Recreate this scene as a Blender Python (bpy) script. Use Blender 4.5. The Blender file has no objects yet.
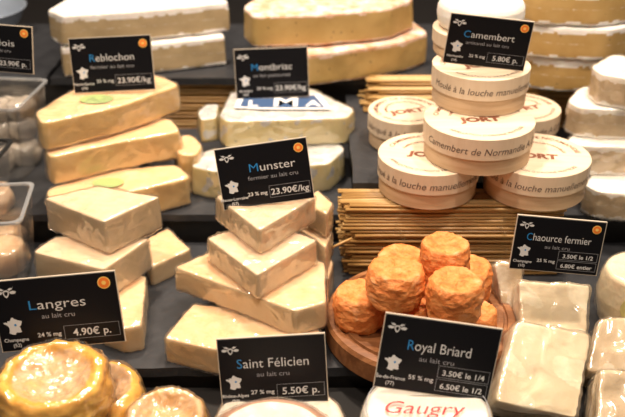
import bpy, bmesh, math, random
from mathutils import Vector, Matrix, noise
C = bpy.context.scene.collection
SC = bpy.context.scene
# ------------------------------------------------------------------ camera
F = 900.0; PITCH = math.radians(28.5); H = 0.60
cd = bpy.data.cameras.new('camera'); cam = bpy.data.objects.new('camera', cd); C.objects.link(cam)
cam.location = (0, 0, H); cam.rotation_euler = (math.pi/2 - PITCH, 0, 0)
cd.sensor_width = 36; cd.lens = F/625*36; cd.clip_start = 0.02; cd.clip_end = 20
cd.dof.use_dof = True; cd.dof.focus_distance = 0.93; cd.dof.aperture_fstop = 4.8; cd.dof.aperture_blades = 8
SC.camera = cam
# ------------------------------------------------------------------ world, lamps, exposure
w = bpy.data.worlds.new('world'); SC.world = w; w.use_nodes = True
w.node_tree.nodes['Background'].inputs[0].default_value = (1.0, 0.80, 0.62, 1)
w.node_tree.nodes['Background'].inputs[1].default_value = 0.24
def lamp(x, y, z, tx, ty, tz, p, size, col=(1, .83, .66)):
    l = bpy.data.lights.new('ceiling_spot', 'AREA'); l.shape = 'DISK'; l.size = size; l.energy = p; l.color = col
    l.spread = math.radians(110)
    o = bpy.data.objects.new('ceiling_spot', l); C.objects.link(o); o.location = (x, y, z)
    o.rotation_euler = (Vector((tx, ty, tz)) - Vector((x, y, z))).to_track_quat('-Z', 'Y').to_euler()
lamp(-.55, .70, 1.7, -.15, .95, .05, 19, .12)
lamp(.45, .65, 1.7, .15, .9, .05, 19, .12)
lamp(-.15, 1.50, 1.8, -.1, 1.2, .15, 25, .12)
lamp(.60, 1.40, 1.8, .35, 1.1, .15, 18, .12)
lamp(0, .0, 1.6, 0, .9, .05, 9, .3, (1, .86, .70))
SC.view_settings.view_transform = 'Standard'; SC.view_settings.look = 'None'
SC.view_settings.exposure = -1.42; SC.view_settings.gamma = 1; SC.view_settings.use_curve_mapping = False
# ------------------------------------------------------------------ pixel helpers
R0 = Vector((1, 0, 0)); UP = Vector((0, math.sin(PITCH), math.cos(PITCH))); FW = Vector((0, math.cos(PITCH), -math.sin(PITCH)))
CP = Vector((0, 0, H))
def ray(px, py): return R0*((px-312.5)/F) + UP*((208.5-py)/F) + FW
def at_d(px, py, d): return CP + ray(px, py)*d
def at_z(px, py, z):
    r = ray(px, py); return CP + r*((z-H)/r.z)
def depth_z(px, py, z):
    r = ray(px, py); return (z-H)/r.z
# ------------------------------------------------------------------ materials
def nt(name):
    m = bpy.data.materials.new(name); m.use_nodes = True
    t = m.node_tree; return m, t, t.nodes['Principled BSDF']
def N(t, k, **kw):
    n = t.nodes.new(k)
    for a, b in kw.items():
        if a.startswith('i_'): n.inputs[a[2:].replace('_', ' ')].default_value = b
        else: setattr(n, a, b)
    return n
def ramp(t, fac, stops):
    r = t.nodes.new('ShaderNodeValToRGB'); e = r.color_ramp.elements
    while len(e) < len(stops): e.new(.5)
    for i, (p, c) in enumerate(stops):
        e[i].position = p; e[i].color = (*c, 1)
    t.links.new(fac, r.inputs[0]); return r.outputs[0]
def coords(t, scale=(1, 1, 1)):
    tc = N(t, 'ShaderNodeTexCoord'); mp = N(t, 'ShaderNodeMapping'); mp.inputs['Scale'].default_value = scale
    t.links.new(tc.outputs['Object'], mp.inputs['Vector']); return mp.outputs[0]
def noi(t, v, sc, det=4, rough=.6):
    n = N(t, 'ShaderNodeTexNoise'); n.inputs['Scale'].default_value = sc; n.inputs['Detail'].default_value = det
    n.inputs['Roughness'].default_value = rough; t.links.new(v, n.inputs['Vector']); return n.outputs['Fac']
def mixc(t, f, a, b):
    m = N(t, 'ShaderNodeMix', data_type='RGBA')
    for s, v in ((m.inputs[0], f), (m.inputs[6], a), (m.inputs[7], b)):
        if hasattr(v, 'links'): t.links.new(v, s)
        else: s.default_value = v if isinstance(v, float) else (*v, 1)
    return m.outputs[2]
def bump(t, p, h, st, dist=.001):
    b = N(t, 'ShaderNodeBump'); b.inputs['Strength'].default_value = st; b.inputs['Distance'].default_value = dist
    t.links.new(h, b.inputs['Height']); t.links.new(b.outputs[0], p.inputs['Normal'])
def simple(name, col, rough=.5, metal=0, spec=.5):
    m, t, p = nt(name); p.inputs['Base Color'].default_value = (*col, 1); p.inputs['Roughness'].default_value = rough
    p.inputs['Metallic'].default_value = metal; p.inputs['Specular IOR Level'].default_value = spec; return m
def cheese(name, paste, paste2, rind, rind2, rough=.5, holes=0., sss=.15):
    """paste on the cut sides, rind where the attribute 'rind' says so"""
    m, t, p = nt(name); v = coords(t)
    a = ramp(t, noi(t, v, 22, 4), [(.3, paste), (.7, paste2)])
    if holes:
        vo = N(t, 'ShaderNodeTexVoronoi'); vo.inputs['Scale'].default_value = 70; t.links.new(v, vo.inputs['Vector'])
        lo = N(t, 'ShaderNodeMath', operation='LESS_THAN'); lo.inputs[1].default_value = holes; t.links.new(vo.outputs['Distance'], lo.inputs[0])
        a = mixc(t, lo.outputs[0], a, tuple(c*.55 for c in paste2))
    b = ramp(t, noi(t, v, 45, 6, .7), [(.35, rind), (.62, rind2)])
    at = N(t, 'ShaderNodeAttribute', attribute_name='rind')
    n2 = noi(t, v, 130, 3)
    ad = N(t, 'ShaderNodeMath', operation='MULTIPLY_ADD'); ad.inputs[1].default_value = .5; t.links.new(n2, ad.inputs[0]); t.links.new(at.outputs['Fac'], ad.inputs[2])
    f = ramp(t, ad.outputs[0], [(.62, (0, 0, 0)), (.88, (1, 1, 1))])
    t.links.new(mixc(t, f, a, b), p.inputs['Base Color'])
    p.inputs['Roughness'].default_value = rough
    p.inputs['Subsurface Weight'].default_value = sss; p.inputs['Subsurface Radius'].default_value = (.006, .004, .002); p.inputs['Subsurface Scale'].default_value = 1.0
    bump(t, p, noi(t, v, 260, 5), .35, .0012); return m
def film_mat(name, haze=.06, tint=(1, .97, .92), sc=60, st=.55, gl=.10):
    m = bpy.data.materials.new(name); m.use_nodes = True; t = m.node_tree
    for n in list(t.nodes): t.nodes.remove(n)
    o = N(t, 'ShaderNodeOutputMaterial'); v = coords(t)
    tr = N(t, 'ShaderNodeBsdfTransparent'); g = N(t, 'ShaderNodeBsdfGlossy'); g.inputs['Roughness'].default_value = .12
    d = N(t, 'ShaderNodeBsdfDiffuse'); d.inputs[0].default_value = (*tint, 1)
    g.inputs[0].default_value = (1, .98, .95, 1)
    n1 = N(t, 'ShaderNodeTexNoise', noise_type='RIDGED_MULTIFRACTAL'); n1.inputs['Scale'].default_value = sc; n1.inputs['Detail'].default_value = 3
    n1.inputs['Distortion'].default_value = .6
    t.links.new(v, n1.inputs['Vector'])
    b = N(t, 'ShaderNodeBump'); b.inputs['Strength'].default_value = st; b.inputs['Distance'].default_value = .0022
    t.links.new(n1.outputs['Fac'], b.inputs['Height'])
    t.links.new(b.outputs[0], g.inputs['Normal'])
    fr = N(t, 'ShaderNodeFresnel'); fr.inputs[0].default_value = 1.5; t.links.new(b.outputs[0], fr.inputs['Normal'])
    fa = N(t, 'ShaderNodeMath', operation='ADD'); fa.inputs[1].default_value = gl; t.links.new(fr.outputs[0], fa.inputs[0])
    fm = N(t, 'ShaderNodeMath', operation='MINIMUM'); fm.inputs[1].default_value = .5; t.links.new(fa.outputs[0], fm.inputs[0])
    m1 = N(t, 'ShaderNodeMixShader'); m1.inputs[0].default_value = haze
    t.links.new(tr.outputs[0], m1.inputs[1]); t.links.new(d.outputs[0], m1.inputs[2])
    m2 = N(t, 'ShaderNodeMixShader'); t.links.new(fm.outputs[0], m2.inputs[0])
    t.links.new(m1.outputs[0], m2.inputs[1]); t.links.new(g.outputs[0], m2.inputs[2])
    t.links.new(m2.outputs[0], o.inputs[0]); return m
M = {}
M['munster'] = cheese('munster', (.60, .43, .23), (.70, .53, .31), (.80, .59, .36), (.80, .47, .23))
M['munster_pale'] = cheese('munster_pale', (.62, .47, .28), (.72, .57, .37), (.80, .63, .44), (.80, .54, .34))
M['reblochon'] = cheese('reblochon', (.66, .42, .14), (.76, .53, .21), (.82, .50, .24), (.84, .60, .34))
M['brie'] = cheese('brie', (.42, .31, .17), (.54, .41, .24), (.95, .93, .91), (.86, .80, .74), holes=.0)
M['tomme'] = cheese('tomme', (.46, .30, .10), (.56, .38, .15), (.90, .80, .72), (.66, .36, .20), holes=.12)
M['brie_gold'] = cheese('brie_gold', (.50, .31, .10), (.60, .40, .16), (.95, .93, .91), (.88, .84, .80), holes=.1)
M['brie_pale'] = cheese('brie_pale', (.58, .43, .25), (.68, .53, .34), (.93, .90, .86), (.86, .80, .72))
M['montbriac'] = cheese('montbriac', (.66, .54, .24), (.76, .65, .36), (.40, .40, .42), (.78, .76, .70), holes=.13)
M['chaource'] = cheese('chaource', (.72, .58, .37), (.80, .67, .46), (.88, .78, .58), (.78, .66, .45))
M['chaource_rind'] = cheese('chaource_rind', (.50, .36, .20), (.62, .47, .29), (.80, .70, .54), (.58, .43, .27))
M['goat'] = cheese('goat', (.40, .33, .25), (.50, .42, .33), (.56, .50, .42), (.38, .31, .24))
M['felicien'] = cheese('felicien', (.36, .17, .10), (.50, .30, .20), (.86, .80, .68), (.78, .64, .52))
M['langres'] = cheese('langres', (.80, .38, .03), (.90, .54, .09), (.68, .47, .30), (.74, .42, .14), rough=.35)
M['white'] = cheese('white_paper_rind', (.80, .75, .66), (.85, .81, .73), (.88, .85, .78), (.82, .78, .70))
M['film'] = film_mat('clear_film', .04, sc=60, st=1.0, gl=.06)
M['film_soft'] = film_mat('clear_film_soft', .05, sc=50, st=.6, gl=.04)
M['film_strong'] = film_mat('glossy_film', .04, sc=44, st=.9, gl=.06)
M['acrylic'] = film_mat('clear_acrylic', .035, (.9, .92, .95), sc=6, st=.05, gl=.03)
M['acrylic_edge'] = film_mat('acrylic_edge', .30, (.85, .88, .92), sc=8, st=.05, gl=.25)
# orange washed rind
def orange_mat():
    m, t, p = nt('orange_washed_rind'); v = coords(t, (1, 1, 1.8))
    n = noi(t, v, 55, 7, .72)
    c = ramp(t, n, [(.30, (.44, .10, .014)), (.44, (.74, .21, .04)), (.56, (.86, .32, .09)), (.70, (.94, .46, .23))])
    t.links.new(c, p.inputs['Base Color']); p.inputs['Roughness'].default_value = .5
    p.inputs['Subsurface Weight'].default_value = .12; p.inputs['Subsurface Radius'].default_value = (.006, .003, .001)
    bump(t, p, n, 1.0, .004); return m
M['orange'] = orange_mat()
def wood_mat(name, a, b, c, sc=(60, 60, 6), rough=.5):
    m, t, p = nt(name); v = coords(t, sc)
    n = noi(t, v, 1, 5, .65)
    t.links.new(ramp(t, n, [(.3, a), (.5, b), (.7, c)]), p.inputs['Base Color']); p.inputs['Roughness'].default_value = rough
    bump(t, p, n, .25, .0008); return m
M['board'] = wood_mat('dark_wood', (.13, .045, .015), (.24, .095, .035), (.36, .16, .065), (10, 90, 60), .4)
M['poplar'] = wood_mat('poplar', (.56, .38, .22), (.64, .46, .29), (.70, .52, .35), (8, 8, 200), .55)
M['poplar_lid'] = wood_mat('poplar_lid', (.70, .54, .38), (.76, .61, .45), (.80, .66, .51), (6, 140, 6), .55)
def straw_mat():
    m, t, p = nt('dried_straw'); v = coords(t, (14, 240, 240)); gi = N(t, 'ShaderNodeNewGeometry')
    ma = N(t, 'ShaderNodeMath', operation='MULTIPLY_ADD'); ma.inputs[1].default_value = .5; t.links.new(noi(t, v, 1, 4), ma.inputs[0])
    mb_ = N(t, 'ShaderNodeMath', operation='MULTIPLY'); mb_.inputs[1].default_value = .5; t.links.new(gi.outputs['Random Per Island'], mb_.inputs[0]); t.links.new(mb_.outputs[0], ma.inputs[2]); n = ma.outputs[0]
    t.links.new(ramp(t, n, [(.22, (.24, .12, .035)), (.42, (.46, .26, .085)), (.6, (.60, .38, .15)), (.78, (.76, .56, .29))]), p.inputs['Base Color'])
    p.inputs['Roughness'].default_value = .38; return m
M['straw'] = straw_mat()
def slate():
    m, t, p = nt('black_slate'); v = coords(t); n = noi(t, v, 30, 8, .7)
    t.links.new(ramp(t, n, [(.3, (.018, .019, .023)), (.7, (.040, .042, .048))]), p.inputs['Base Color'])
    p.inputs['Roughness'].default_value = .45; bump(t, p, n, .5, .002); return m
M['slate'] = slate()
M['counter'] = simple('counter_black', (.012, .011, .011), .35)
M['wall'] = simple('dark_backdrop', (.018, .014, .012), .7)
M['plate'] = simple('sign_black', (.006, .006, .008), .38, 0, .22)
M['plate_edge'] = simple('sign_edge', (.60, .52, .42), .45)
M['ink_white'] = simple('ink_white', (.66, .66, .66), .5)
M['ink_grey'] = simple('ink_grey', (.30, .30, .32), .5)
M['ink_blue'] = simple('ink_blue', (.02, .22, .55), .5)
M['seal'] = simple('seal_orange', (.90, .22, .03), .4)
M['seal_y'] = simple('seal_yellow', (.95, .62, .16), .4)
M['box_ink'] = simple('box_ink_dark', (.13, .085, .07), .6)
M['box_red'] = simple('box_ink_red', (.24, .08, .04), .6)
M['red'] = simple('label_red', (.72, .03, .03), .45)
M['label_blue'] = simple('label_blue', (.05, .10, .22), .4)
M['label_white'] = simple('label_white', (.82, .82, .84), .4)
M['label_green'] = simple('label_green', (.34, .44, .16), .5)
M['label_yellow'] = simple('label_yellow', (.62, .56, .22), .5)
M['steel'] = simple('steel', (.55, .64, .78), .30, .6)
M['thread'] = simple('thread', (.45, .30, .14), .8)
M['wire'] = simple('black_wire', (.02, .02, .02), .3)
# ------------------------------------------------------------------ object helpers
def link(name, me, mat=None, parent=None):
    o = bpy.data.objects.new(name, me); C.objects.link(o)
    if mat is not None and me is not None and len(me.materials) == 0: me.materials.append(mat)
    if parent: o.parent = parent
    return o
def thing(name, label, cat, Mx=None, group=None):
    o = bpy.data.objects.new(name, None); C.objects.link(o); o.empty_display_size = .02
    o['label'] = label; o['category'] = cat
    if group: o['group'] = group
    if Mx is not None: o.matrix_world = Mx
    return o
def tag(o, label, cat, group=None):
    o['label'] = label; o['category'] = cat
    if group: o['group'] = group
    return o
def bm_mesh(bm, name='m', smooth=False):
    me = bpy.data.meshes.new(name); bm.to_mesh(me); bm.free()
    if smooth:
        for p in me.polygons: p.use_smooth = True
    return me
def box_bm(bm, x0, x1, y0, y1, z0, z1):
    vs = [bm.verts.new((x, y, z)) for x in (x0, x1) for y in (y0, y1) for z in (z0, z1)]
    for f in ((0, 1, 3, 2), (4, 6, 7, 5), (0, 4, 5, 1), (2, 3, 7, 6), (0, 2, 6, 4), (1, 5, 7, 3)):
        bm.faces.new([vs[i] for i in f])
def box(name, x0, x1, y0, y1, z0, z1, mat, bev=0, parent=None):
    bm = bmesh.new(); box_bm(bm, x0, x1, y0, y1, z0, z1)
    bmesh.ops.recalc_face_normals(bm, faces=bm.faces)
    if bev: bmesh.ops.bevel(bm, geom=bm.edges[:], offset=bev, segments=2, affect='EDGES')
    return link(name, bm_mesh(bm), mat, parent)
def round_poly(P, r, seg=4):
    out = []; n = len(P)
    for i in range(n):
        a, b, c = P[i-1], P[i], P[(i+1) % n]
        u = (a-b); v = (c-b); lu, lv = u.length, v.length
        rr = min(r, lu*.45, lv*.45); u = u/lu; v = v/lv
        p0 = b+u*rr; p1 = b+v*rr
        for k in range(seg+1):
            s = k/seg; out.append(p0*(1-s)**2 + b*2*s*(1-s) + p1*s*s)
    return out
def evald(me, mods):
    o = bpy.data.objects.new('tmp', me); C.objects.link(o)
    for k, kw in mods:
        m = o.modifiers.new(k, k)
        for a, b in kw.items(): setattr(m, a, b)
    dg = bpy.context.evaluated_depsgraph_get(); dg.update()
    r = bpy.data.meshes.new_from_object(o.evaluated_get(dg))
    bpy.data.objects.remove(o); return r
def prism(P, h, r=.006, vox=.0022, smooth=6, taper=0., top=None):
    """organic slab: outline P at z=0 (bottom) .. h ; returns mesh"""
    Q = round_poly([Vector((p[0], p[1])) for p in P], r)
    c = sum(Q, Vector((0, 0)))/len(Q)
    bm = bmesh.new()
    b = [bm.verts.new((p.x, p.y, 0)) for p in Q]
    t = [bm.verts.new((c.x+(p.x-c.x)*(1-taper), c.y+(p.y-c.y)*(1-taper), h)) for p in Q]
    n = len(Q)
    bm.faces.new(b[::-1]); bm.faces.new(t)
    for i in range(n): bm.faces.new((b[i], b[(i+1) % n], t[(i+1) % n], t[i]))
    bmesh.ops.recalc_face_normals(bm, faces=bm.faces)
    me = bm_mesh(bm)
    return evald(me, [('REMESH', dict(mode='VOXEL', voxel_size=vox, use_smooth_shade=True)), ('SMOOTH', dict(factor=.5, iterations=smooth))])
def displace(me, amp, sc, seed, zs=1., ridged=0.):
    off = Vector((seed*3.17, seed*1.31, seed*.77))
    ns = [v.normal.copy() for v in me.vertices]
    for v, n in zip(me.vertices, ns):
        q = Vector((v.co.x*sc, v.co.y*sc, v.co.z*sc*zs))+off
        d = noise.fractal(q, 1.0, 2.0, 3)*amp
        if ridged: d += ridged*(1-min(1, abs(noise.noise(q*1.7))*5))
        v.co += n*d
    me.update()
def set_rind(me, fn):
    a = me.attributes.new('rind', 'FLOAT', 'POINT')
    vals = [fn(v.co, v.normal) for v in me.vertices]
    a.data.foreach_set('value', vals)
def film_from(me, off, amp, sc, seed):
    f = me.copy(); f.materials.clear()
    f.materials.append(M['film']); o2 = Vector((seed*1.9, seed*.7, 4.))
    ns = [v.normal.copy() for v in f.vertices]
    for v, n in zip(f.vertices, ns):
        q = v.co*sc+o2
        rd = max(0, 1-abs(noise.noise(q))*6)
        v.co += n*(off+amp*(noise.noise(q*.4)*.5+.5)+amp*rd)
    f.update(); return f
SEED = [0]
def zmat(x, y, z): return Matrix.Translation((x, y, z))
def rind_top(h, k=.75, base=.0):
    return lambda co, n: max(0, min(1, (abs(n.z)-.35)/.45))*k+base
def slab(name, label, cat, pix, ztop, h, mat, film='film', group=None, r=.0035, rfn=None, amp=.0012, sc=26, vox=.0020,
         taper=.02, Mx=None, smooth=3, famp=.0014, dimple=None):
    """pix: pixel corners of its top face, lying in the plane z=ztop (or the plane of Mx)"""
    SEED[0] += 1; sd = SEED[0]
    if Mx is None:
        W = [at_z(x, y, ztop) for x, y in pix]
        c = sum(W, Vector())/len(W); Mx = zmat(c.x, c.y, ztop-h)
        L = [(p.x-c.x, p.y-c.y) for p in W]
    else:
        n = (Mx.to_3x3() @ Vector((0, 0, 1))).normalized(); o = Mx.translation
        inv = Mx.inverted(); L = []
        for x, y in pix:
            rr = ray(x, y); k = (o-CP).dot(n)/rr.dot(n); q = inv @ (CP+rr*k); L.append((q.x, q.y))
        Mx = Mx @ Matrix.Translation((0, 0, -h))
    area = sum(L[i-1][0]*L[i][1]-L[i][0]*L[i-1][1] for i in range(len(L)))
    if area < 0: L = L[::-1]
    me = prism(L, h, r, vox, smooth, taper)
    displace(me, amp, sc, sd)
    set_rind(me, rfn or rind_top(h))
    root = thing(name, label, cat, Mx, group)
    if dimple:
        for v in me.vertices:
            q = math.hypot(v.co.x-dimple[0], v.co.y-dimple[1])
            if v.normal.z > .6: v.co.z -= .0022*math.exp(-(q/.012)**2)
    me.materials.clear(); me.materials.append(M[mat])
    link('cheese', me, None, root)
    if film:
        fm = film_from(me, .0010, famp, 38, sd); fm.materials.clear(); fm.materials.append(M[film])
        link('plastic_wrap', fm, None, root)
    return root
def lathe(prof, seg=64, closed_top=True, mat=None):
    bm = bmesh.new(); rings = []
    for r, z in prof:
        if r < 1e-6: rings.append([bm.verts.new((0, 0, z))])
        else: rings.append([bm.verts.new((r*math.cos(2*math.pi*i/seg), r*math.sin(2*math.pi*i/seg), z)) for i in range(seg)])
    for a, b in zip(rings, rings[1:]):
        for i in range(seg):
            j = (i+1) % seg
            if len(a) == 1 and len(b) == 1: continue
            if len(a) == 1: bm.faces.new((a[0], b[j], b[i]))
            elif len(b) == 1: bm.faces.new((a[i], a[j], b[0]))
            else: bm.faces.new((a[i], a[j], b[j], b[i]))
    bmesh.ops.recalc_face_normals(bm, faces=bm.faces)
    return bm
def dense(prof, step):
    out = [prof[0]]
    for (r0, z0), (r1, z1) in zip(prof, prof[1:]):
        n = max(1, int(math.hypot(r1-r0, z1-z0)/step))
        for k in range(1, n+1): out.append((r0+(r1-r0)*k/n, z0+(z1-z0)*k/n))
    return out
def text_me(s, size, sx=1.0, align='LEFT', bold=.0):
    c = bpy.data.curves.new('t', 'FONT'); c.body = s; c.size = size; c.align_x = align; c.offset = bold; c.resolution_u = 3
    o = bpy.data.objects.new('t', c); C.objects.link(o)
    dg = bpy.context.evaluated_depsgraph_get(); dg.update()
    me = bpy.data.meshes.new_from_object(o.evaluated_get(dg)); bpy.data.objects.remove(o)
    for v in me.vertices: v.co.x *= sx
    me.materials.clear(); return me
def width(me): 
    xs = [v.co.x for v in me.vertices]; return max(xs) if xs else 0
def poly_me(P, z=0):
    bm = bmesh.new(); bm.faces.new([bm.verts.new((x, y, z)) for x, y in P]); bmesh.ops.triangulate(bm, faces=bm.faces[:]); return bm_mesh(bm)
def add_poly(bm, P, z=0):
    f = bm.faces.new([bm.verts.new((x, y, z)) for x, y in P]); 
    f.normal_update()
    if f.normal.z < 0: f.normal_flip()
# ------------------------------------------------------------------ the setting
def struct(name, *a, **k):
    o = box(name, *a, **k); o['kind'] = 'structure'; return o
struct('floor', -1.2, 1.2, .2, 2.2, -.09, -.06, M['counter'])
struct('wall_back', -1.2, 1.2, 2.0, 2.05, -.06, 1.0, M['wall'])
struct('trim_1', -.9, .9, 1.55, 2.0, -.06, .10, M['counter'])
def slate_board(name, label, x0, x1, y0, y1, z1, th, seed):
    rnd = random.Random(seed); bm = bmesh.new()
    P = []
    for k in range(20): P.append((x0+(x1-x0)*k/20, y0+rnd.uniform(0, .0025)))
    for k in range(10): P.append((x1-rnd.uniform(0, .0025), y0+(y1-y0)*k/10))
    for k in range(20): P.append((x1-(x1-x0)*k/20, y1-rnd.uniform(0, .0025)))
    for k in range(10): P.append((x0+rnd.uniform(0, .0025), y1-(y1-y0)*k/10))
    f = bm.faces.new([bm.verts.new((x, y, z1-th)) for x, y in P])
    e = bmesh.ops.extrude_face_region(bm, geom=[f])
    for v in [g for g in e['geom'] if isinstance(g, bmesh.types.BMVert)]: v.co.z = z1
    bmesh.ops.recalc_face_normals(bm, faces=bm.faces)
    return tag(link(name, bm_mesh(bm), M['slate']), label, 'slate')
def riser(x0, x1, y0, y1, z0, z1, n):
    o = struct('trim_%d' % n, x0, x1, y0, y1, z0, z1, M['counter'])
riser(-.62, .62, .757, 1.012, -.06, -.012, 2)
riser(-.62, .62, 1.020, 1.70, -.06, .030, 3)
slate_board('slate_slab', 'dark grey slate under the wrapped cheese wedges in the middle left', -.40, .115, .752, 1.014, 0, .0115, 1)
slate_board('slate_slab', 'dark grey slate under the round wooden board and white square cheeses', .118, .60, .752, 1.014, 0, .0115, 2)
slate_board('slate_slab', 'slate shelf under the golden wedge stack on the left', -.45, .055, 1.013, 1.295, .04, .0095, 3)
slate_board('slate_slab', 'slate shelf under the stack of pale brie pieces at right edge', .30, .62, 1.013, 1.295, .04, .0095, 4)
slate_board('slate_slab', 'slate tray under the thick brie wedges at the back left', -.40, -.058, 1.30, 1.58, .12, .011, 5)
slate_board('slate_slab', 'slate tray under the big tomme wedges at the back centre', -.055, .24, 1.30, 1.58, .12, .011, 6)
# ------------------------------------------------------------------ straw mats
def straw_sheet(label, x0, x1, y0, y1, z, seed, layers=2, rad=.0021, ragged=.010, group=None):
    rnd = random.Random(seed); bm = bmesh.new(); step = rad*2.02
    cx, cy = (x0+x1)/2, (y0+y1)/2
    root = thing('straw_mat', label, 'straw mat', zmat(cx, cy, z), group)
    for l in range(layers):
        y = y0+(l % 2)*step*.5+rnd.uniform(0, .002)
        while y < y1:
            r = rad*rnd.uniform(.78, 1.0); zz = rad+l*rad*1.85
            a = x0+rnd.uniform(-ragged, ragged); b = x1+rnd.uniform(-ragged, ragged)
            n = 5; ring = []; bow = rnd.uniform(-.0012, .0012)
            for k in range(n+1):
                s = k/n; x = a+(b-a)*s-cx; yy = y-cy+bow*math.sin(s*math.pi*2)
                zc = zz
                ring.append([bm.verts.new((x, yy+r*math.cos(t*math.pi/3), zc+r*math.sin(t*math.pi/3))) for t in range(6)])
            for p, q in zip(ring, ring[1:]):
                for t in range(6): bm.faces.new((p[t], p[(t+1) % 6], q[(t+1) % 6], q[t]))
            bm.faces.new(ring[0]); bm.faces.new(ring[-1])
            y += step*rnd.uniform(.98, 1.08)
    bmesh.ops.recalc_face_normals(bm, faces=bm.faces)
    link('straws', bm_mesh(bm, smooth=True), M['straw'], root)
    hh = layers*rad*1.9+.0004
    for fx in (.25, .75):
        b2 = bmesh.new(); X = (x1-x0)*(fx-.5)
        box_bm(b2, X-.0004, X+.0004, y0-cy-rad*1.05, y0-cy-rad*.9, 0.0002, hh)
        box_bm(b2, X-.0004, X+.0004, y0-cy-rad, y1-cy, hh-.0003, hh)
        link('stitching_thread', bm_mesh(b2), M['thread'], root)
    return root
rnd = random.Random(5)
P0 = at_z(347, 270, 0); XL = P0.x
zz = 0.0; NM = 12; hm = .0078
pos = ['lowest', 'second from the bottom', 'third from the bottom', 'fourth from the bottom', 'fifth from the bottom', 'sixth from the bottom',
       'sixth from the top', 'fifth from the top', 'fourth from the top', 'third from the top', 'second from the top', 'topmost']
riser(.06, .295, 1.0155, 1.0195, -.06, -.02, 4)
for i in range(NM):
    y0 = .930+rnd.uniform(-.002, .008)
    straw_sheet('golden straw mat under the round wooden cheese boxes, %s of the pile' % pos[i], XL-.002+rnd.uniform(-.006, .006)-(.004 if i > 9 else 0), .300+rnd.uniform(-.012, .008), y0, (.993 if i < 11 else .984), zz, 10+i,
                ragged=.007, group='straw mats under the wooden boxes')
    zz += hm+.0001
STZ = zz
slate_board('slate_slab', 'dark slate behind and beneath the pile of round wooden boxes', .050, .2625, .9955, 1.296, STZ, .009, 12)
riser(.056, .262, 1.0155, 1.29, .0305, STZ-.0095, 8)
riser(.056, .262, .998, 1.0125, .002, STZ-.0095, 9)
# loose straw poking left
def loose(label, a, b, r=.0016):
    d = b-a; bm = bmesh.new()
    bmesh.ops.create_cone(bm, cap_ends=True, segments=8, radius1=r, radius2=r*.8, depth=d.length)
    o = link('loose_straw', bm_mesh(bm, smooth=True), M['straw']); o.location = (a+b)/2
    o.rotation_euler = d.to_track_quat('Z', 'Y').to_euler(); tag(o, label, 'straw')
loose('single pale straw sticking out of the straw pile towards the wedges on the left', at_d(331, 248, 1.07), at_d(352, 238, 1.075))
# mats behind
for i in range(6):
    straw_sheet('brown straw mat supporting the slate tray of brie, row %s' % ['lowest', 'second', 'third', 'fourth', 'fifth', 'top'][i], -.32, -.06, 1.306+i*.001, 1.44, .0312+i*.0126, 40+i, layers=3, group='straw mats under the brie tray')
for i in range(4):
    straw_sheet('pale straw mat lying behind the wooden boxes below the tommes, %s in its pile' % ['lowest', 'second', 'third', 'uppermost'][i], .078+rnd.uniform(0, .012), .255, 1.225+i*.014, 1.294, STZ+.0004+i*.0084, 60+i, ragged=.012, group='straw mats beside the tommes')
for i in range(12):
    straw_sheet('straw mat at the back right under the white topped bries, layer %s' % ['one above the shelf', 'two', 'three', 'four', 'five', 'six', 'seven', 'eight', 'nine', 'ten', 'eleven', 'twelve at the top'][i], .275, .62, 1.306+i*.001, 1.60, .0312+i*.008, 80+i, group='straw mats under the right bries')
# ------------------------------------------------------------------ cheese wedges
# middle munster stack
g = 'wrapped munster wedges in the middle stack'
slab('munster_wedge', 'wrapped pale wedge at the bottom of the middle stack, beside the slate', 'cheese', [(163, 338), (192, 302), (318, 318), (326, 345), (215, 350)], .031, .031, 'munster', group=g)
slab('munster_wedge', 'long wrapped cheese wedge third down in the middle stack, poking out left', 'cheese', [(173, 267), (235, 240), (326, 262), (327, 303), (296, 312)], .063, .030, 'munster', group=g)
slab('munster_wedge', 'wrapped wedge second from the top of the middle stack', 'cheese', [(206, 238), (262, 220), (318, 240), (257, 276)], .0945, .030, 'munster_pale', group=g)
slab('munster_wedge', 'wrapped pale wedge topping the middle stack, carrying the Munster sign', 'cheese', [(214, 196), (262, 182), (317, 197), (259, 231)], .126, .030, 'munster_pale', group=g)
slab('munster_wedge', 'wrapped wedge end peeping out behind the right side of the middle stack', 'cheese', [(300, 200), (318, 190), (333, 203), (327, 215)], .105, .030, 'munster', group=g)
slab('munster_wedge', 'wrapped wedge under the one peeping out behind the middle stack', 'cheese', [(298, 228), (318, 218), (332, 232), (326, 248)], .0725, .030, 'munster', group=g)
slab('munster_wedge', 'wrapped wedge lying hidden low behind the right side of the middle stack', 'cheese', [(290, 250), (318, 238), (334, 262), (328, 280)], .040, .039, 'munster', group=g)
# left munster stack
g = 'wrapped munster wedges in the left stack'
slab('munster_wedge', 'wrapped wedge at the bottom of the left stack behind the Langres sign', 'cheese', [(40, 296), (100, 262), (147, 276), (142, 326), (122, 330)], .032, .032, 'munster', group=g)
slab('munster_wedge', 'wrapped wedge in the middle of the left stack, above the Langres sign', 'cheese', [(32, 252), (55, 236), (151, 238), (104, 270)], .073, .040, 'munster_pale', group=g)
slab('munster_wedge', 'big wrapped four-cornered wedge on top of the left stack', 'cheese', [(43, 198), (97, 186), (161, 196), (104, 222)], .116, .041, 'munster_pale', group=g)
slab('munster_wedge', 'small wrapped wedge lying on the slate between the left and middle stacks', 'cheese', [(140, 243), (168, 228), (191, 249), (150, 268)], .026, .026, 'munster', group=g)
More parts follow.
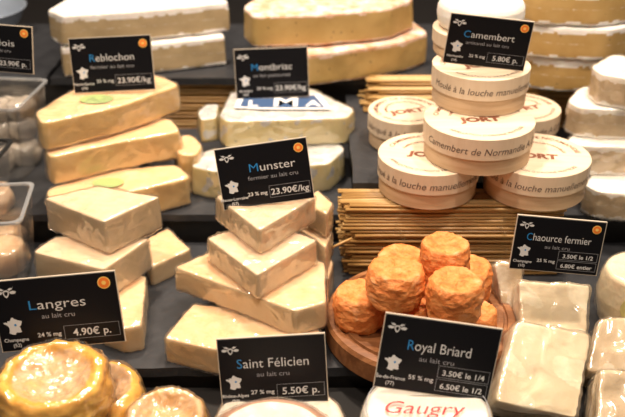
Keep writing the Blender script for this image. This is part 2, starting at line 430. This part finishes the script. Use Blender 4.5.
# reblochon stack
def decal(root, name, me, mat, p=(0, 0, 0), rz=0, sc=1):
    o = link(name, me, mat, root); o.location = p; o.rotation_euler = (0, 0, rz); o.scale = (sc, sc, sc); return o
def disc_me(r, n=32, ry=None):
    ry = ry or r; return poly_me([(r*math.cos(2*math.pi*i/n), ry*math.sin(2*math.pi*i/n)) for i in range(n)])
g = 'reblochon halves in the golden stack'
k = dict(group=g, r=.012, amp=.0016, film='film_soft', smooth=8)
r3 = slab('reblochon_half', 'wrapped golden half cheese at the bottom of its stack, green sticker on top', 'cheese', [(44, 190), (95, 170), (178, 164), (192, 178), (110, 196), (48, 202)], .080, .038, 'reblochon', **k)
decal(r3, 'sticker', disc_me(.020, ry=.014), M['label_green'], (-.005, -.002, .0398))
slab('reblochon_half', 'wrapped golden half cheese in the middle of the left back stack', 'cheese', [(42, 148), (90, 125), (170, 118), (183, 131), (110, 144), (48, 158)], .121, .038, 'reblochon', **k)
r1 = slab('reblochon_half', 'golden half cheese with green sticker on top of its stack, carrying the Reblochon sign', 'cheese', [(33, 112), (74, 88), (150, 72), (182, 84), (120, 106), (40, 124)], .162, .037, 'reblochon', **k)
decal(r1, 'sticker', disc_me(.022, ry=.016), M['label_green'], (-.004, -.012, .0388))
slab('reblochon_half', 'small round-ended golden piece right of the left back stack', 'cheese', [(172, 138), (190, 133), (203, 145), (196, 156), (178, 155)], .095, .040, 'reblochon', **k)
slab('reblochon_half', 'golden piece low behind the small round-ended piece', 'cheese', [(178, 180), (192, 164), (207, 172), (200, 184)], .053, .0125, 'reblochon', **k)
# montbriac
g = 'montbriac wedges'
M['film_soft2'] = M['film_soft']
def ash(co, n): return .75 if (n.z > .5) else (.75 if abs(noise.noise(co*45)) > .42 else 0)
slab('montbriac_wedge', 'wrapped blue-veined wedge under the one with the blue and white label', 'cheese', [(188, 166), (205, 150), (330, 138), (347, 148), (330, 164), (215, 172)], .082, .0405, 'montbriac', 'film_strong', g, r=.01, rfn=ash)
mb = slab('montbriac_wedge', 'wrapped wedge with blue and white label on top, carrying the Montbriac sign', 'cheese', [(218, 116), (230, 92), (312, 88), (356, 110), (348, 118), (226, 122)], .122, .038, 'montbriac', 'film_strong', g, r=.008, rfn=ash)
lb = decal(mb, 'paper_label', poly_me([(-.070, -.014), (-.03, -.020), (.066, -.020), (.050, .038), (-.066, .040)]), M['label_white'], (.004, .004, .0415))
bl = link('label_panel', poly_me([(-.062, -.010), (-.03, -.014), (.056, -.014), (.042, .032), (-.058, .034)]), M['label_blue'], lb); bl.location = (0, 0, .0004)
for ch, dx, zz_ in (('M', -.018, .05), ('A', .030, .03), ('L', -.052, .03)):
    t = text_me(ch, zz_, 1.0, 'LEFT', .001); q = link('label_letter', t, M['label_white'], lb); q.location = (dx, -.010, .0008)
slab('montbriac_wedge', 'grey-rinded wrapped end piece left of the labelled blue wedge', 'cheese', [(197, 112), (206, 104), (219, 104), (217, 118), (200, 120)], .118, .034, 'montbriac', 'film_strong', g, r=.006, rfn=ash)
# brie wedges back left
def brie_r(h, k=.9):
    def fn(co, n):
        e = noise.noise(Vector((co.x*70, co.y*70, 0)))*.004
        if co.z > h-.008+e: return k
        if co.z < .004+e: return k
        if abs(co.z-h*.5+e*.8) < .0012: return .45
        return 0
    return fn
g = 'brie wedges on the back left tray'
slab('brie_wedge', 'white-topped brie wedge, lower of the two on the back left tray', 'cheese', [(58, 42), (90, 22), (215, 18), (226, 36), (150, 44), (60, 48)], .1685, .0465, 'brie', None, g, rfn=brie_r(.046), vox=.0028, amp=.0012)
slab('brie_wedge', 'white-topped brie wedge, upper of the two on the back left tray', 'cheese', [(46, 10), (80, -10), (205, -14), (230, 2), (150, 10), (60, 16)], .2175, .0455, 'brie', None, g, rfn=brie_r(.043), vox=.0028, amp=.0012)
# tommes
def tom_r(h):
    def fn(co, n):
        e = noise.noise(Vector((co.x*50, co.y*50, 0)))*.003
        return .85 if co.z > h-.006+e or co.z < .0025 else 0
    return fn
g = 'tomme wedges at the back centre'
slab('tomme_wedge', 'large pressed-cheese wedge with pale mottled rind, lower one at back centre', 'cheese', [(262, 52), (300, 18), (405, 14), (430, 32), (400, 42), (330, 52), (275, 58)], .1715, .0495, 'tomme', None, g, rfn=tom_r(.0475), vox=.003, amp=.0012, r=.012)
slab('tomme_wedge', 'large golden wedge with pinkish mottled rind, upper one at back centre', 'cheese', [(241, 6), (280, -20), (395, -22), (416, -2), (390, 8), (320, 14), (252, 16)], .2225, .0475, 'tomme', None, g, rfn=tom_r(.0475), vox=.003, amp=.0012, r=.012)
# right bries
g = 'brie halves on the back right mats'
slab('brie_half', 'thick white-topped yellow brie, lowest at the back right beside the box stack', 'cheese', [(522, 50), (545, 32), (625, 28), (650, 50), (606, 62), (560, 61), (528, 56)], .1755, .0465, 'brie_gold', None, g, rfn=brie_r(.0445), vox=.003, amp=.0012, r=.012)
slab('brie_half', 'thick white-topped yellow brie, second up at the back right', 'cheese', [(520, 20), (545, 0), (640, -3), (660, 20), (610, 30), (560, 28), (527, 24)], .2245, .0455, 'brie_gold', None, g, rfn=brie_r(.0445), vox=.003, amp=.0012, r=.012)
slab('brie_half', 'yellow brie at the top right edge, only its lower face in view', 'cheese', [(520, -14), (545, -36), (640, -38), (650, -12), (600, -6), (540, -8)], .2735, .0455, 'brie_gold', None, g, rfn=brie_r(.0445), vox=.003, amp=.0012, r=.012)
g = 'brie pieces stacked at the right edge'
k = dict(group=g, rfn=brie_r(.040), r=.008, amp=.0018)
slab('brie_piece', 'pale wrapped brie piece at the bottom of the stack on the right edge', 'cheese', [(583, 184), (600, 166), (650, 164), (660, 196), (598, 192)], .080, .0385, 'brie_pale', 'film_soft', **k)
slab('brie_piece', 'wrapped brie piece without white top, third down in the right edge stack', 'cheese', [(566, 140), (590, 122), (650, 120), (660, 148), (580, 146)], .122, .0405, 'brie_pale', 'film_soft', **k)
slab('brie_piece', 'wrapped brie piece with white top, second down in the right edge stack', 'cheese', [(567, 101), (582, 86), (650, 82), (660, 112), (580, 108)], .164, .0405, 'brie_pale', 'film_soft', **k)
slab('brie_piece', 'wrapped brie wedge with white top, highest in the right edge stack', 'cheese', [(591, 66), (610, 56), (650, 54), (660, 84), (600, 74)], .206, .0405, 'brie_pale', 'film_soft', **k)
# ------------------------------------------------------------------ frame from pixels
def frame(bl, br, tl, dbl, dbr, dtl):
    A = at_d(*bl, dbl); B = at_d(*br, dbr); T = at_d(*tl, dtl)
    x = (B-A); W = x.length; x = x/W; u = T-A; u = u-x*u.dot(x); Hh = u.length; u = u/Hh; n = x.cross(u)
    Mx = Matrix((x, u, n)).transposed().to_4x4(); Mx.translation = (A+B)/2
    return Mx, W, Hh
# chaource
g = 'chaource halves at the right'
def ch_r(co, n): return .9 if noise.noise(co*30) > .1 else .2
def chao(label, px, bl, br, tl, d, h, mat='chaource', film='film_soft', **kk):
    Mx, W, Hh = frame(bl, br, tl, *d)
    return slab('chaource_half', label, 'cheese', px, 0, h, mat, film, g, Mx=Mx, rfn=ch_r, r=.006, dimple=(0, .036), amp=.0017, **kk)
chao('wrapped white half cheese with square cut face, front one leaning towards the viewer', [(494, 402), (578, 420), (592, 333), (516, 320)], (494, 402), (578, 420), (516, 320), (.875, .880, .925), .034)
chao('wrapped white half cheese with square face under the Chaource fermier sign', [(521, 336), (586, 341), (592, 284), (518, 280)], (521, 336), (586, 341), (518, 280), (.965, .965, .985), .034)
chao('brownish wrapped half cheese wedged at the left behind the square white ones', [(503, 314), (524, 318), (522, 262), (494, 262)], (503, 314), (524, 318), (494, 262), (1.00, 1.00, 1.01), .03, 'chaource_rind', 'film_strong')
chao('wrapped half cheese at the right edge beside the front square one, upper of two', [(585, 372), (650, 372), (650, 316), (600, 318)], (585, 372), (650, 372), (600, 318), (.93, .93, .965), .040, 'chaource_rind')
chao('wrapped half cheese in the bottom right corner, lower of two', [(595, 430), (655, 430), (655, 374), (599, 368)], (590, 430), (655, 430), (596, 364), (.85, .85, .885), .045, 'chaource_rind')
# ------------------------------------------------------------------ round cheeses
def round_cheese(name, label, cat, px, py, zb, r, h, mat, film=None, group=None, dish=0., bulge=.004, amp=.001, sc=30, rfn=None, zs=1., ridged=0., tilt=(0, 0, 0), seg=96, step=.0016, famp=.001):
    SEED[0] += 1
    prof = [(0, 0), (r*.90, 0), (r*.97, .002), (r+bulge*.5, h*.25), (r+bulge, h*.5), (r+bulge*.5, h*.75), (r*.975, h-.004), (r*.92, h-.0008), (r*.84, h)]
    if dish: prof += [(r*.72, h-dish*.35), (r*.5, h-dish*.85), (r*.25, h-dish), (0, h-dish)]
    else: prof += [(r*.5, h-.0005), (0, h-.0008)]
    bm = lathe(dense(prof, step), seg); me = bm_mesh(bm, smooth=True)
    displace(me, amp, sc, SEED[0], zs, ridged)
    set_rind(me, rfn or (lambda co, n: .8))
    me.materials.append(M[mat]); p = at_z(px, py, zb) if abs(px)+abs(py) > 3 else Vector((px, py, zb))
    Mx = Matrix.Translation(p) @ Matrix.Rotation(tilt[2], 4, 'Z') @ Matrix.Rotation(tilt[0], 4, 'X') @ Matrix.Rotation(tilt[1], 4, 'Y')
    if film:
        root = thing(name, label, cat, Mx, group); link('cheese', me, None, root)
        fm = film_from(me, .0010, famp, 30, SEED[0]); fm.materials.clear(); fm.materials.append(M[film]); link('plastic_wrap', fm, None, root)
        return root
    o = link(name, me); o.matrix_world = Mx; tag(o, label, cat, group); return o
# board
BP = at_z(419, 334, .0)
root = thing('cheese_board', 'round dark wooden board with turned grooves under the orange cheeses', 'board', zmat(BP.x, BP.y, 0))
R = .1045
prof = [(0, 0), (R-.004, 0), (R, .004), (R, .025), (R-.003, .029), (R-.010, .0300), (R-.011, .0275), (R-.014, .0275), (R-.015, .0305), (R-.022, .0305), (R-.024, .0265), (R-.030, .0265), (0, .0265)]
link('board_body', bm_mesh(lathe(prof, 96), smooth=False), M['board'], root)
BZ = .0268
oc = 'orange washed-rind cheeses on the wooden board'
def orange(label, px, py, zb, r=.0275, h=.040, tilt=(0, 0, 0)):
    return round_cheese('orange_cheese', label, 'cheese', px, py, zb, r, h, 'orange', group=oc, amp=.0017, sc=55, zs=1.5, ridged=.0012, bulge=.0016, tilt=tilt, seg=110, step=.0012, dish=.0012)
orange('small orange cheese drum at the left side of the board', 359, 322, BZ, .0265, tilt=(0, 0, 1))
orange('orange cheese at the back left of the board, behind the stacked ones', 401, 287, BZ, .0275, .043)
orange('orange cheese at the lower right of the board, partly under the price sign', 472, 333, BZ, .0235, .030)
orange('orange cheese low in the middle of the board supporting the others, mostly hidden', 415, 332, BZ, .0275, .038)
orange('orange cheese at the back right of the board', 463, 300, BZ, .0275, .046)
orange('orange cheese drum on the upper layer, left one facing front', 394, 300, BZ+.045, .0285, .039, tilt=(.05, .06, 2))
orange('tall orange cheese on the upper layer, rearmost and topmost', 443, 277, BZ+.050, .0250, .042, tilt=(0, 0, 3))
orange('orange cheese drum on the upper layer, right one beside the sign', 453, 314, BZ+.041, .0270, .042, tilt=(0, 0, 4))
# langres
lg = 'wrapped langres cheeses at the bottom left'
def lan_r(co, n):
    r = math.hypot(co.x, co.y); return max(0, min(.8, 1.0-(r-.030)/.012))
def langres(label, px, py, zb, r, tilt=(0, 0, 0), h=.044):
    return round_cheese('langres_cheese', label, 'cheese', px, py, zb, r, h, 'langres', 'film_strong', lg, dish=.0115, amp=.0028, sc=48, rfn=lan_r, ridged=.0016, tilt=tilt, famp=.002)
langres('large wrapped yellow cheese with sunken top just under the Langres sign', -.243, .665, .0225, .0495, (.06, 0, 0))
langres('wrapped yellow cheese underneath the large sunken one, showing at its right', -.216, .700, -.0235, .043, (0, 0, 1))
langres('wrapped yellow round cheese at the lower left, nearest the black gap', -.137, .648, -.0235, .036, (0, 0, 2), .056)
struct('trim_5', -.62, .62, .40, .750, -.06, -.024, M['counter'])
# saint felicien
def fe_r(rr):
    def fn(co, n):
        q = math.hypot(co.x, co.y); return .9 if q < rr*.86 and n.z > .5 else 0
    return fn
round_cheese('felicien_cheese', 'soft white cheese with brown rim in front of the Saint Félicien sign', 'cheese', -.035, .582, .038, .057, .021, 'felicien', 'film', None, dish=.001, amp=.0012, rfn=fe_r(.056))
round_cheese('felicien_cheese', 'white cheese round under the Saint Félicien sign, showing at both its sides', 'cheese', -.031, .634, -.0235, .061, .058, 'felicien', 'film', None, amp=.0014, rfn=lambda co, n: .85)
# royal briard wheels
def wh_r(co, n): return .8
def wheel(label, px, py, zb, r, h):
    root = round_cheese('briard_wheel', label, 'cheese', px, py, zb, r, h, 'white', 'film_soft', None, amp=.0004, bulge=.001, famp=.0004)
    return root
bw = wheel('white wrapped round cheese with red script on top, holding the Royal Briard sign', 425, 441, .020, .0585, .036)
wheel('white round cheese beneath the one with the red script', .098, .612, -.0235, .062, .041)
tx = text_me('Gaugry', .0235, 1.05, 'CENTER', -.0001)
for v in tx.vertices:
    v.co.x += v.co.y*.35
o = link('brand_lettering', tx, M['red'], bw); o.location = (-.006, -.008, .0392); o.rotation_euler = (0, 0, -.05)
bm = bmesh.new(); add_poly(bm, [(-.034, -.001), (-.02, -.003), (.012, -.0015), (.036, .003), (.012, .0), (-.02, -.0018)])
o = link('lettering_flourish', bm_mesh(bm), M['red'], bw); o.location = (-.006, -.0165, .0392)
bm = lathe([(.0545, 0), (.0555, 0)], 80); o = link('label_ring', bm_mesh(bm), M['ink_grey'], bw); o.location = (0, 0, .0388)
# chaource round with label at right edge
cr = round_cheese('chaource_round', 'white wrapped round cheese with a yellow-green sticker at the right edge', 'cheese', 634, 318, .0, .042, .066, 'chaource', 'film_strong', None, amp=.001)
# cheese under it is the slate; sticker on the side
ang = math.radians(-112); rr = .047
me = disc_me(.017)
o = link('sticker', me, M['label_yellow'], cr); o.location = (rr*math.cos(ang)*1.02, rr*math.sin(ang)*1.02, .040); o.rotation_euler = (math.pi/2-.05, 0, ang+math.pi/2)
# ------------------------------------------------------------------ camembert boxes
def bend_rim(me, Rr, a0, z0):
    for v in me.vertices:
        a = a0+v.co.x/Rr; z = v.co.y+z0; v.co = Vector((Rr*math.cos(a), Rr*math.sin(a), z))
def bend_ring(me, Rr, a0, z0):
    for v in me.vertices:
        a = a0-v.co.x/Rr; q = Rr+v.co.y; v.co = Vector((q*math.cos(a), q*math.sin(a), z0))
bx_g = 'round wooden camembert boxes in the pile'
def wbox(label, px, py, zb, r=.058, rot=0, h=.039, rim='Fabriqué à la louche manuellement  ©', shift=0, top=True, rimh=None, openlid=False):
    p = at_z(px, py, zb)
    root = thing('camembert_box', label, 'box', Matrix.Translation(p) @ Matrix.Rotation(rot, 4, 'Z'), bx_g)
    hl = h*.56
    link('box_base', bm_mesh(lathe([(0, 0), (r-.003, 0), (r-.0022, .0006), (r-.0022, h-.004), (0, h-.004)], 96)), M['poplar'], root)
    lid = lathe([(0, h-.0022), (r-.0016, h-.0022), (r-.0016, h-hl), (r, h-hl), (r, h-.0006), (r-.0008, h), (0, h)], 96)
    L = link('lid', bm_mesh(lid), M['poplar_lid'], root)
    t = text_me(rim, .0125 if rimh is None else rimh, 1.0, 'CENTER', 0); 
    for v in t.vertices: v.co.x += v.co.y*.2
    bend_rim(t, r+.0003, -math.pi/2-rot+shift, h-hl+.0065); link('rim_lettering', t, M['box_ink'], L)
    bm = bmesh.new()
    # staple seam strip on the rim
    for kx in (0,):
        a = -math.pi/2-rot+shift+1.0
        vs = [bm.verts.new(((r+.0006)*math.cos(a+i*.012), (r+.0006)*math.sin(a+i*.012), z)) for i in (0, 1) for z in (h-hl, h-.001)]
        bm.faces.new((vs[0], vs[2], vs[3], vs[1]))
    link('rim_seam', bm_mesh(bm), M['thread'], L)
    if top:
        for s, rad, sz, a0 in (('CAMEMBERT DE NORMANDIE', r*.74, .0088, math.pi/2), ('FABRICATION TRADITIONNELLE', r*.50, .0052, math.pi/2)):
            t = text_me(s, sz, 1.1, 'CENTER', .0001); bend_ring(t, rad, a0, h+.0003); link('ring_lettering', t, M['box_red'], L)
        t = text_me('APPELLATION D\'ORIGINE PROTÉGÉE', .0062, 1, 'CENTER', 0)
        for v in t.vertices:
            a = -math.pi/2+v.co.x/(r*.84); q = r*.84-v.co.y; v.co = Vector((q*math.cos(a), q*math.sin(a), h+.0003))
        link('ring_lettering', t, M['box_ink'], L)
        t = text_me('JORT', .0175, 1.15, 'CENTER', .0009); o = link('brand_lettering', t, M['box_red'], L); o.location = (0, -.012, h+.0003)
    return root
Z1 = STZ+.0008; HB = .0460
def wb(label, px, py, k, r, rot, rim, shift, rimh=.0108, **kw):
    return wbox(label, px, py, Z1+k*(HB+.0004), r, rot, h=HB, rim=rim, shift=shift, rimh=rimh, **kw)
wb('round wooden box at the left front of the pile, lid half covered', 427, 187, 0, .0615, -.25, 'fabriqué à la louche manuellement  ©', -.22, .0125)
wb('round wooden box at the right front of the pile, resting on the straw', 533, 188, 0, .0630, -.15, 'moulé à la louche manuellement  ©', -.10, .0118)
wb('round wooden box behind at the left of the pile, lower and blurred', 404, 141, 0, .0500, .3, 'fabriqué à la louche', -.45, .0118)
wb('round wooden box behind at the right of the pile, peeping out past the central one', 518, 138, 0, .0520, .3, 'de Normandie A.O.P.', .2)
wb('round wooden box of the second layer in the middle, Normandie on its rim', 476, 153, 1, .0650, .10, 'Camembert de Normandie A.O.P.', .04, .0118)
wb('round wooden box of the third layer with dark script round its rim', 478, 99, 2, .0590, .2, 'Moulé à la louche manuellement', -.02, .0112)
pz = Z1+3*(HB+.0004)
wbox('pale wooden box on top of the pile, open under a white cheese', 476, 50, pz, .0560, 0, h=.030, rim=' ', top=False)
wc = round_cheese('camembert_cheese', 'white mould-covered round cheese topping the box pile behind the Camembert sign', 'cheese', 480, 25, pz+.0308, .0520, .034, 'brie_pale', None, None, amp=.0012, bulge=.002)
o = link('sticker', disc_me(.014, ry=.009), M['red'], wc); o.location = (-.004, 0, .0275)
# ------------------------------------------------------------------ price signs
FR = [(.50, 1.0), (.56, .97), (.62, .90), (.72, .86), (.78, .82), (.92, .78), (1.0, .74), (.95, .60), (.90, .50), (.82, .44), (.86, .38), (.88, .30), (.86, .24), (.92, .16), (.84, .10), (.74, .10), (.66, .12), (.58, .08), (.56, .0), (.46, .0), (.34, .04), (.22, .10), (.26, .25), (.27, .38), (.24, .48), (.18, .56), (.08, .62), (.0, .68), (.02, .74), (.12, .74), (.22, .72), (.22, .82), (.30, .80), (.36, .80), (.40, .88), (.44, .96)]
def sign(label, bl, br, tl, d, name, sub, prices, region, dep, seal=True, fat='23 % mg', blue=True, dx=0., nsz=None, wn=.56):
    Mx, W, Hh = frame(bl, br, tl, *d)
    root = thing('price_sign', label, 'price sign', Mx, 'black cheese price signs')
    th = .0022
    bm = bmesh.new(); box_bm(bm, -W/2, W/2, 0, Hh, -th, 0); bmesh.ops.recalc_face_normals(bm, faces=bm.faces)
    bmesh.ops.bevel(bm, geom=bm.edges[:], offset=.0004, segments=1, affect='EDGES')
    link('plate', bm_mesh(bm), M['plate'], root)
    bm = bmesh.new(); t = .0007
    for a in ((-W/2-t, -W/2, -t, Hh+t), (W/2, W/2+t, -t, Hh+t), (-W/2, W/2, -t, 0), (-W/2, W/2, Hh, Hh+t)):
        box_bm(bm, *a, -th-.0006, -.0004)
    bmesh.ops.recalc_face_normals(bm, faces=bm.faces); link('plate_edge', bm_mesh(bm), M['plate_edge'], root)
    bm = bmesh.new(); box_bm(bm, -W*.16, W*.16, .0, Hh*.30, -th-.0018, -th-.0008)
    bmesh.ops.recalc_face_normals(bm, faces=bm.faces); link('back_stand', bm_mesh(bm), M['plate'], root)
    zf = .0004
    def put(nm, me, mat, x, y, sc=1): 
        o = link(nm, me, M[mat], root); o.location = (x*W, y*Hh, zf); o.scale = (sc, sc, sc); return o
    # name
    sz = Hh*.195
    full = text_me(name, sz, 1); sx = wn*W/width(full); sx = max(.75, min(1.3, sx)); wf = width(full)*sx; x0 = -wf/2/W+dx
    put('initial_letter', text_me(name[0], sz, sx, 'LEFT', -sz*.004), 'ink_blue' if blue else 'ink_white', x0, .565)
    keep = text_me(name[0]+name[1], sz, sx); w2 = width(keep)-width(text_me(name[1], sz, sx))
    put('cheese_name', text_me(name[1:], sz, sx, 'LEFT', -sz*.004), 'ink_white', x0+w2/W, .565)
    put('subtitle', text_me(sub, sz*.50, 1.15, 'CENTER'), 'ink_grey', dx, .43)
    # cow head
    bm = bmesh.new()
    s = 1
    add_poly(bm, [(-.30, .16), (-.10, .30), (.10, .30), (.30, .16), (.26, -.10), (.14, -.36), (0, -.46), (-.14, -.36), (-.26, -.10)])
    for k in (-1, 1):
        add_poly(bm, [(k*.34, .14), (k*.70, .22), (k*.95, .10), (k*.80, -.10), (k*.50, -.10), (k*.33, .0)][::k])
        add_poly(bm, [(k*.16, .34), (k*.40, .50), (k*.62, .46), (k*.74, .62), (k*.60, .36), (k*.34, .24)][::k])
    cw = put('cow_emblem', bm_mesh(bm), 'ink_white', -.385, .83, W*.088)
    inner = link('emblem_muzzle', poly_me([(-.22, .12), (-.08, .20), (.08, .20), (.22, .12), (.19, -.10), (.10, -.28), (0, -.36), (-.10, -.28), (-.19, -.10)]), M['plate'], cw); inner.location = (0, 0, .004); inner.scale = (.8, .8, 1)
    ms = W*.15
    mk = put('france_map', poly_me([((x-.5), (y-.5)) for x, y in FR]), 'ink_white', -.375, .36, ms)
    dt = link('region_mark', disc_me(.07, 12), M['ink_blue'], mk); dt.location = (.12, .05, .006)
    put('region_name', text_me(region, Hh*.070, 1, 'CENTER', .00006), 'ink_white', -.37, .135)
    put('department_number', text_me(dep, Hh*.070, 1, 'CENTER', .00006), 'ink_white', -.37, .055)
    put('fat_content', text_me(fat, Hh*.085, 1.1, 'RIGHT', .00008), 'ink_white', -.0, .17)
    if seal:
        o = put('quality_seal', disc_me(W*.052, 28), 'seal_y', .405, .86)
        q = link('seal_disc', disc_me(W*.044, 28), M['seal'], o); q.location = (0, 0, .0002)
        q = link('seal_star', disc_me(W*.020, 6), M['seal_y'], o); q.location = (0, 0, .0004)
    n = len(prices)
    for i, pt in enumerate(prices):
        hgt = .20 if n == 1 else .165
        yb = .10 if n == 1 else .245-i*.185
        bm = bmesh.new(); X0, X1, Y0, Y1 = .025*W, .475*W, yb*Hh, (yb+hgt)*Hh; lw = .00035
        for a in ((X0, X1, Y0, Y0+lw), (X0, X1, Y1-lw, Y1), (X0, X0+lw, Y0, Y1), (X1-lw, X1, Y0, Y1)):
            add_poly(bm, [(a[0], a[2]), (a[1], a[2]), (a[1], a[3]), (a[0], a[3])])
        put('price_frame', bm_mesh(bm), 'ink_grey', 0, 0)
        put('price', text_me(pt, Hh*(.145 if n == 1 else .105), 1.05, 'CENTER', .0001), 'ink_white', .25, yb+(.045 if n == 1 else .035))
    return root
def sgn(label, bl, br, tl, d0, dy=0., lean=-.02, **kw):
    return sign(label, bl, br, tl, (d0, d0+dy, d0+lean), **kw)
def dz(p, z): return depth_z(p[0], p[1], z)
sgn('black price sign reading Munster, on the middle stack of wedges', (224.5, 210), (314, 197.5), (217, 150), dz((268, 203), .1285), .0, name='Munster', dx=.09, wn=.52, sub='fermier au lait cru', prices=['23.90€/kg'], region='Meuse-Lorraine', dep='(57)')
sgn('black price sign reading Reblochon, on the golden stack at the left', (75, 93), (155, 89), (70, 39), dz((113, 92), .1645), .0, name='Reblochon', fat='25 % mg', sub='fermier au lait cru', prices=['23.90€/kg'], region='Haute-Savoie', dep='(74)', nsz=.0135)
sgn('black price sign reading Montbriac, on the wedge with the blue label', (237, 99), (309, 96), (232, 50), dz((270, 98), .1265), .0, name='Montbriac', wn=.57, sub='au lait pasteurisé', prices=['23.90€/kg'], region='Auvergne', dep='(43)', seal=False, nsz=.0125)
sgn('black price sign reading Camembert, leaning on the top of the box pile', (443, 62), (523, 71), (449, 13), 1.060, .0, -.030, name='Camembert', fat='22 % mg', wn=.63, sub='artisanal au lait cru', prices=['5.80€ p.'], region='Normandie', dep='(14)', nsz=.0105)
sgn('black price sign reading Chaource fermier, above the square white cheeses', (509.5, 268), (596, 275.5), (513.5, 215), .935, .0, name='Chaource fermier', fat='25 % mg', sub='au lait cru', prices=['3.50€ le 1/2', '6.80€ entier'], region='Champagne', dep='(10)', wn=.74)
sgn('black price sign reading Langres, at the left front above the yellow cheeses', (3, 352), (125, 341), (-3, 282), .882, .0, name='Langres', fat='24 % mg', wn=.49, sub='au lait cru', prices=['4.90€ p.'], region='Champagne', dep='(52)')
sgn('black price sign reading Saint Félicien, at the bottom centre', (223, 407), (328, 401), (219, 340), .850, .0, name='Saint Félicien', fat='27 % mg', wn=.68, sub='au lait cru', prices=['5.50€ p.'], region='Rhône-Alpes', dep='(38)', seal=False, nsz=.0115)
sgn('black price sign reading Royal Briard, in front of the orange cheeses', (374, 386), (487, 402), (382, 313), .822, .0, name='Royal Briard', sub='au lait cru', prices=['3.50€ le 1/4', '6.50€ le 1/2'], region='Île-de-France', dep='(77)', seal=False, nsz=.0125, fat='55 % mg')
sgn('black price sign cut off by the left edge of the photo, ending in lois', (-45, 68), (33, 74), (-41, 22), 1.12, .0, name='Valois', sub='au lait cru', prices=['23.90€ p.'], region='Loire', dep='(41)', nsz=.0135, blue=False, wn=.60, dx=.10)
# ------------------------------------------------------------------ clear boxes and contents at the left
def clear_box(label, px, py, zb, w, dpt, h, rz, flare=.008, wire=False):
    p = at_z(px, py, zb)
    root = thing('clear_plastic_box', label, 'box', Matrix.Translation(p) @ Matrix.Rotation(rz, 4, 'Z'))
    def ringp(hw, hd, z, r=.012):
        return [Vector((q.x, q.y, z)) for q in round_poly([Vector((-hw, -hd)), Vector((hw, -hd)), Vector((hw, hd)), Vector((-hw, hd))], r)]
    levels = [(w/2-flare, dpt/2-flare, 0), (w/2, dpt/2, h), (w/2-.0015, dpt/2-.0015, h), (w/2-flare-.0015, dpt/2-flare-.0015, .0015)]
    bm = bmesh.new(); rs = [[bm.verts.new(v) for v in ringp(*l)] for l in levels]
    for a, b in zip(rs, rs[1:]):
        for i in range(len(a)): bm.faces.new((a[i], a[(i+1) % len(a)], b[(i+1) % len(a)], b[i]))
    bm.faces.new(rs[0]); bm.faces.new(rs[-1]); bmesh.ops.recalc_face_normals(bm, faces=bm.faces)
    link('box_shell', bm_mesh(bm, smooth=False), M['acrylic'], root)
    bm = bmesh.new(); lv = [(w/2, dpt/2, h), (w/2+.003, dpt/2+.003, h+.0005), (w/2+.003, dpt/2+.003, h+.003), (w/2-.0015, dpt/2-.0015, h+.003), (w/2-.0015, dpt/2-.0015, h)]
    rs = [[bm.verts.new(v) for v in ringp(*l)] for l in lv]
    for a, b in zip(rs, rs[1:]):
        for i in range(len(a)): bm.faces.new((a[i], a[(i+1) % len(a)], b[(i+1) % len(a)], b[i]))
    link('rim', bm_mesh(bm), M['acrylic_edge'] if not wire else M['wire'], root)
    return root, p
clear_box('clear plastic open box at the left edge beside the top left wedge', -10, 270, .0, .115, .10, .090, .12)
clear_box('clear plastic box with a dark rim at the left edge below the grey wrapped cheeses', -22, 200, .04, .09, .07, .07, -.05, wire=True)
clear_box('clear plastic box behind, holding grey-white wrapped cheeses beneath the cut-off sign', 6, 163, .04, .11, .115, .105, -.1)
g = 'small wrapped cheeses in the left boxes'
def small(label, px, py, zb, r, h, mat='goat'):
    round_cheese('wrapped_goat_cheese', label, 'cheese', px, py, zb, r, h, mat, 'film_strong', g, amp=.003, sc=50, seg=48, step=.004)
small('small wrapped whitish cheese low in the back left box', -2, 168, .042, .024, .026)
small('small wrapped whitish cheese by the right wall of the back left box', 26, 160, .042, .022, .028)
small('small wrapped cheese at the rear of the back left box', 20, 142, .042, .022, .034)
small('small wrapped cheese in the rear left corner of the back left box', -8, 142, .042, .022, .034)
small('small wrapped whitish cheese on the upper layer, at the left edge', -4, 138, .072, .024, .026)
small('small wrapped cheese on the upper layer of the back left box, right side', 22, 134, .073, .022, .026)
small('grey-white wrapped cheese on the third layer of the back left box, left', -6, 118, .101, .023, .024)
small('grey-white wrapped cheese on the third layer of the back left box, right', 19, 114, .101, .022, .022)
small('beige wrapped cheese inside the clear box at the left edge', 8, 268, .002, .025, .034, 'munster')
small('beige wrapped cheese at the back of the clear box at the left edge', 8, 246, .002, .022, .028, 'munster')
small('beige wrapped cheese in the dark-rimmed box, lower left edge', -4, 208, .042, .022, .028, 'munster_pale')
# bowl top-left
p = at_z(-22, 38, .1205)
bm = lathe([(0, 0), (.045, 0), (.075, .030), (.085, .050), (.088, .052), (.088, .054), (.083, .052), (.072, .032), (.043, .003), (0, .003)], 64)
o = link('metal_bowl', bm_mesh(bm, smooth=True), M['steel']); o.location = p; tag(o, 'shiny blue-grey bowl cut off by the top left corner', 'bowl')
slate_board('slate_slab', 'dark slate under the shiny bowl in the top left corner', -.62, -.405, 1.30, 1.58, .12, .011, 9)
struct('trim_6', -.62, -.33, 1.306, 1.58, .0302, .108, M['counter'])
struct('trim_7', -.055, .24, 1.306, 1.58, .0302, .108, M['counter'])
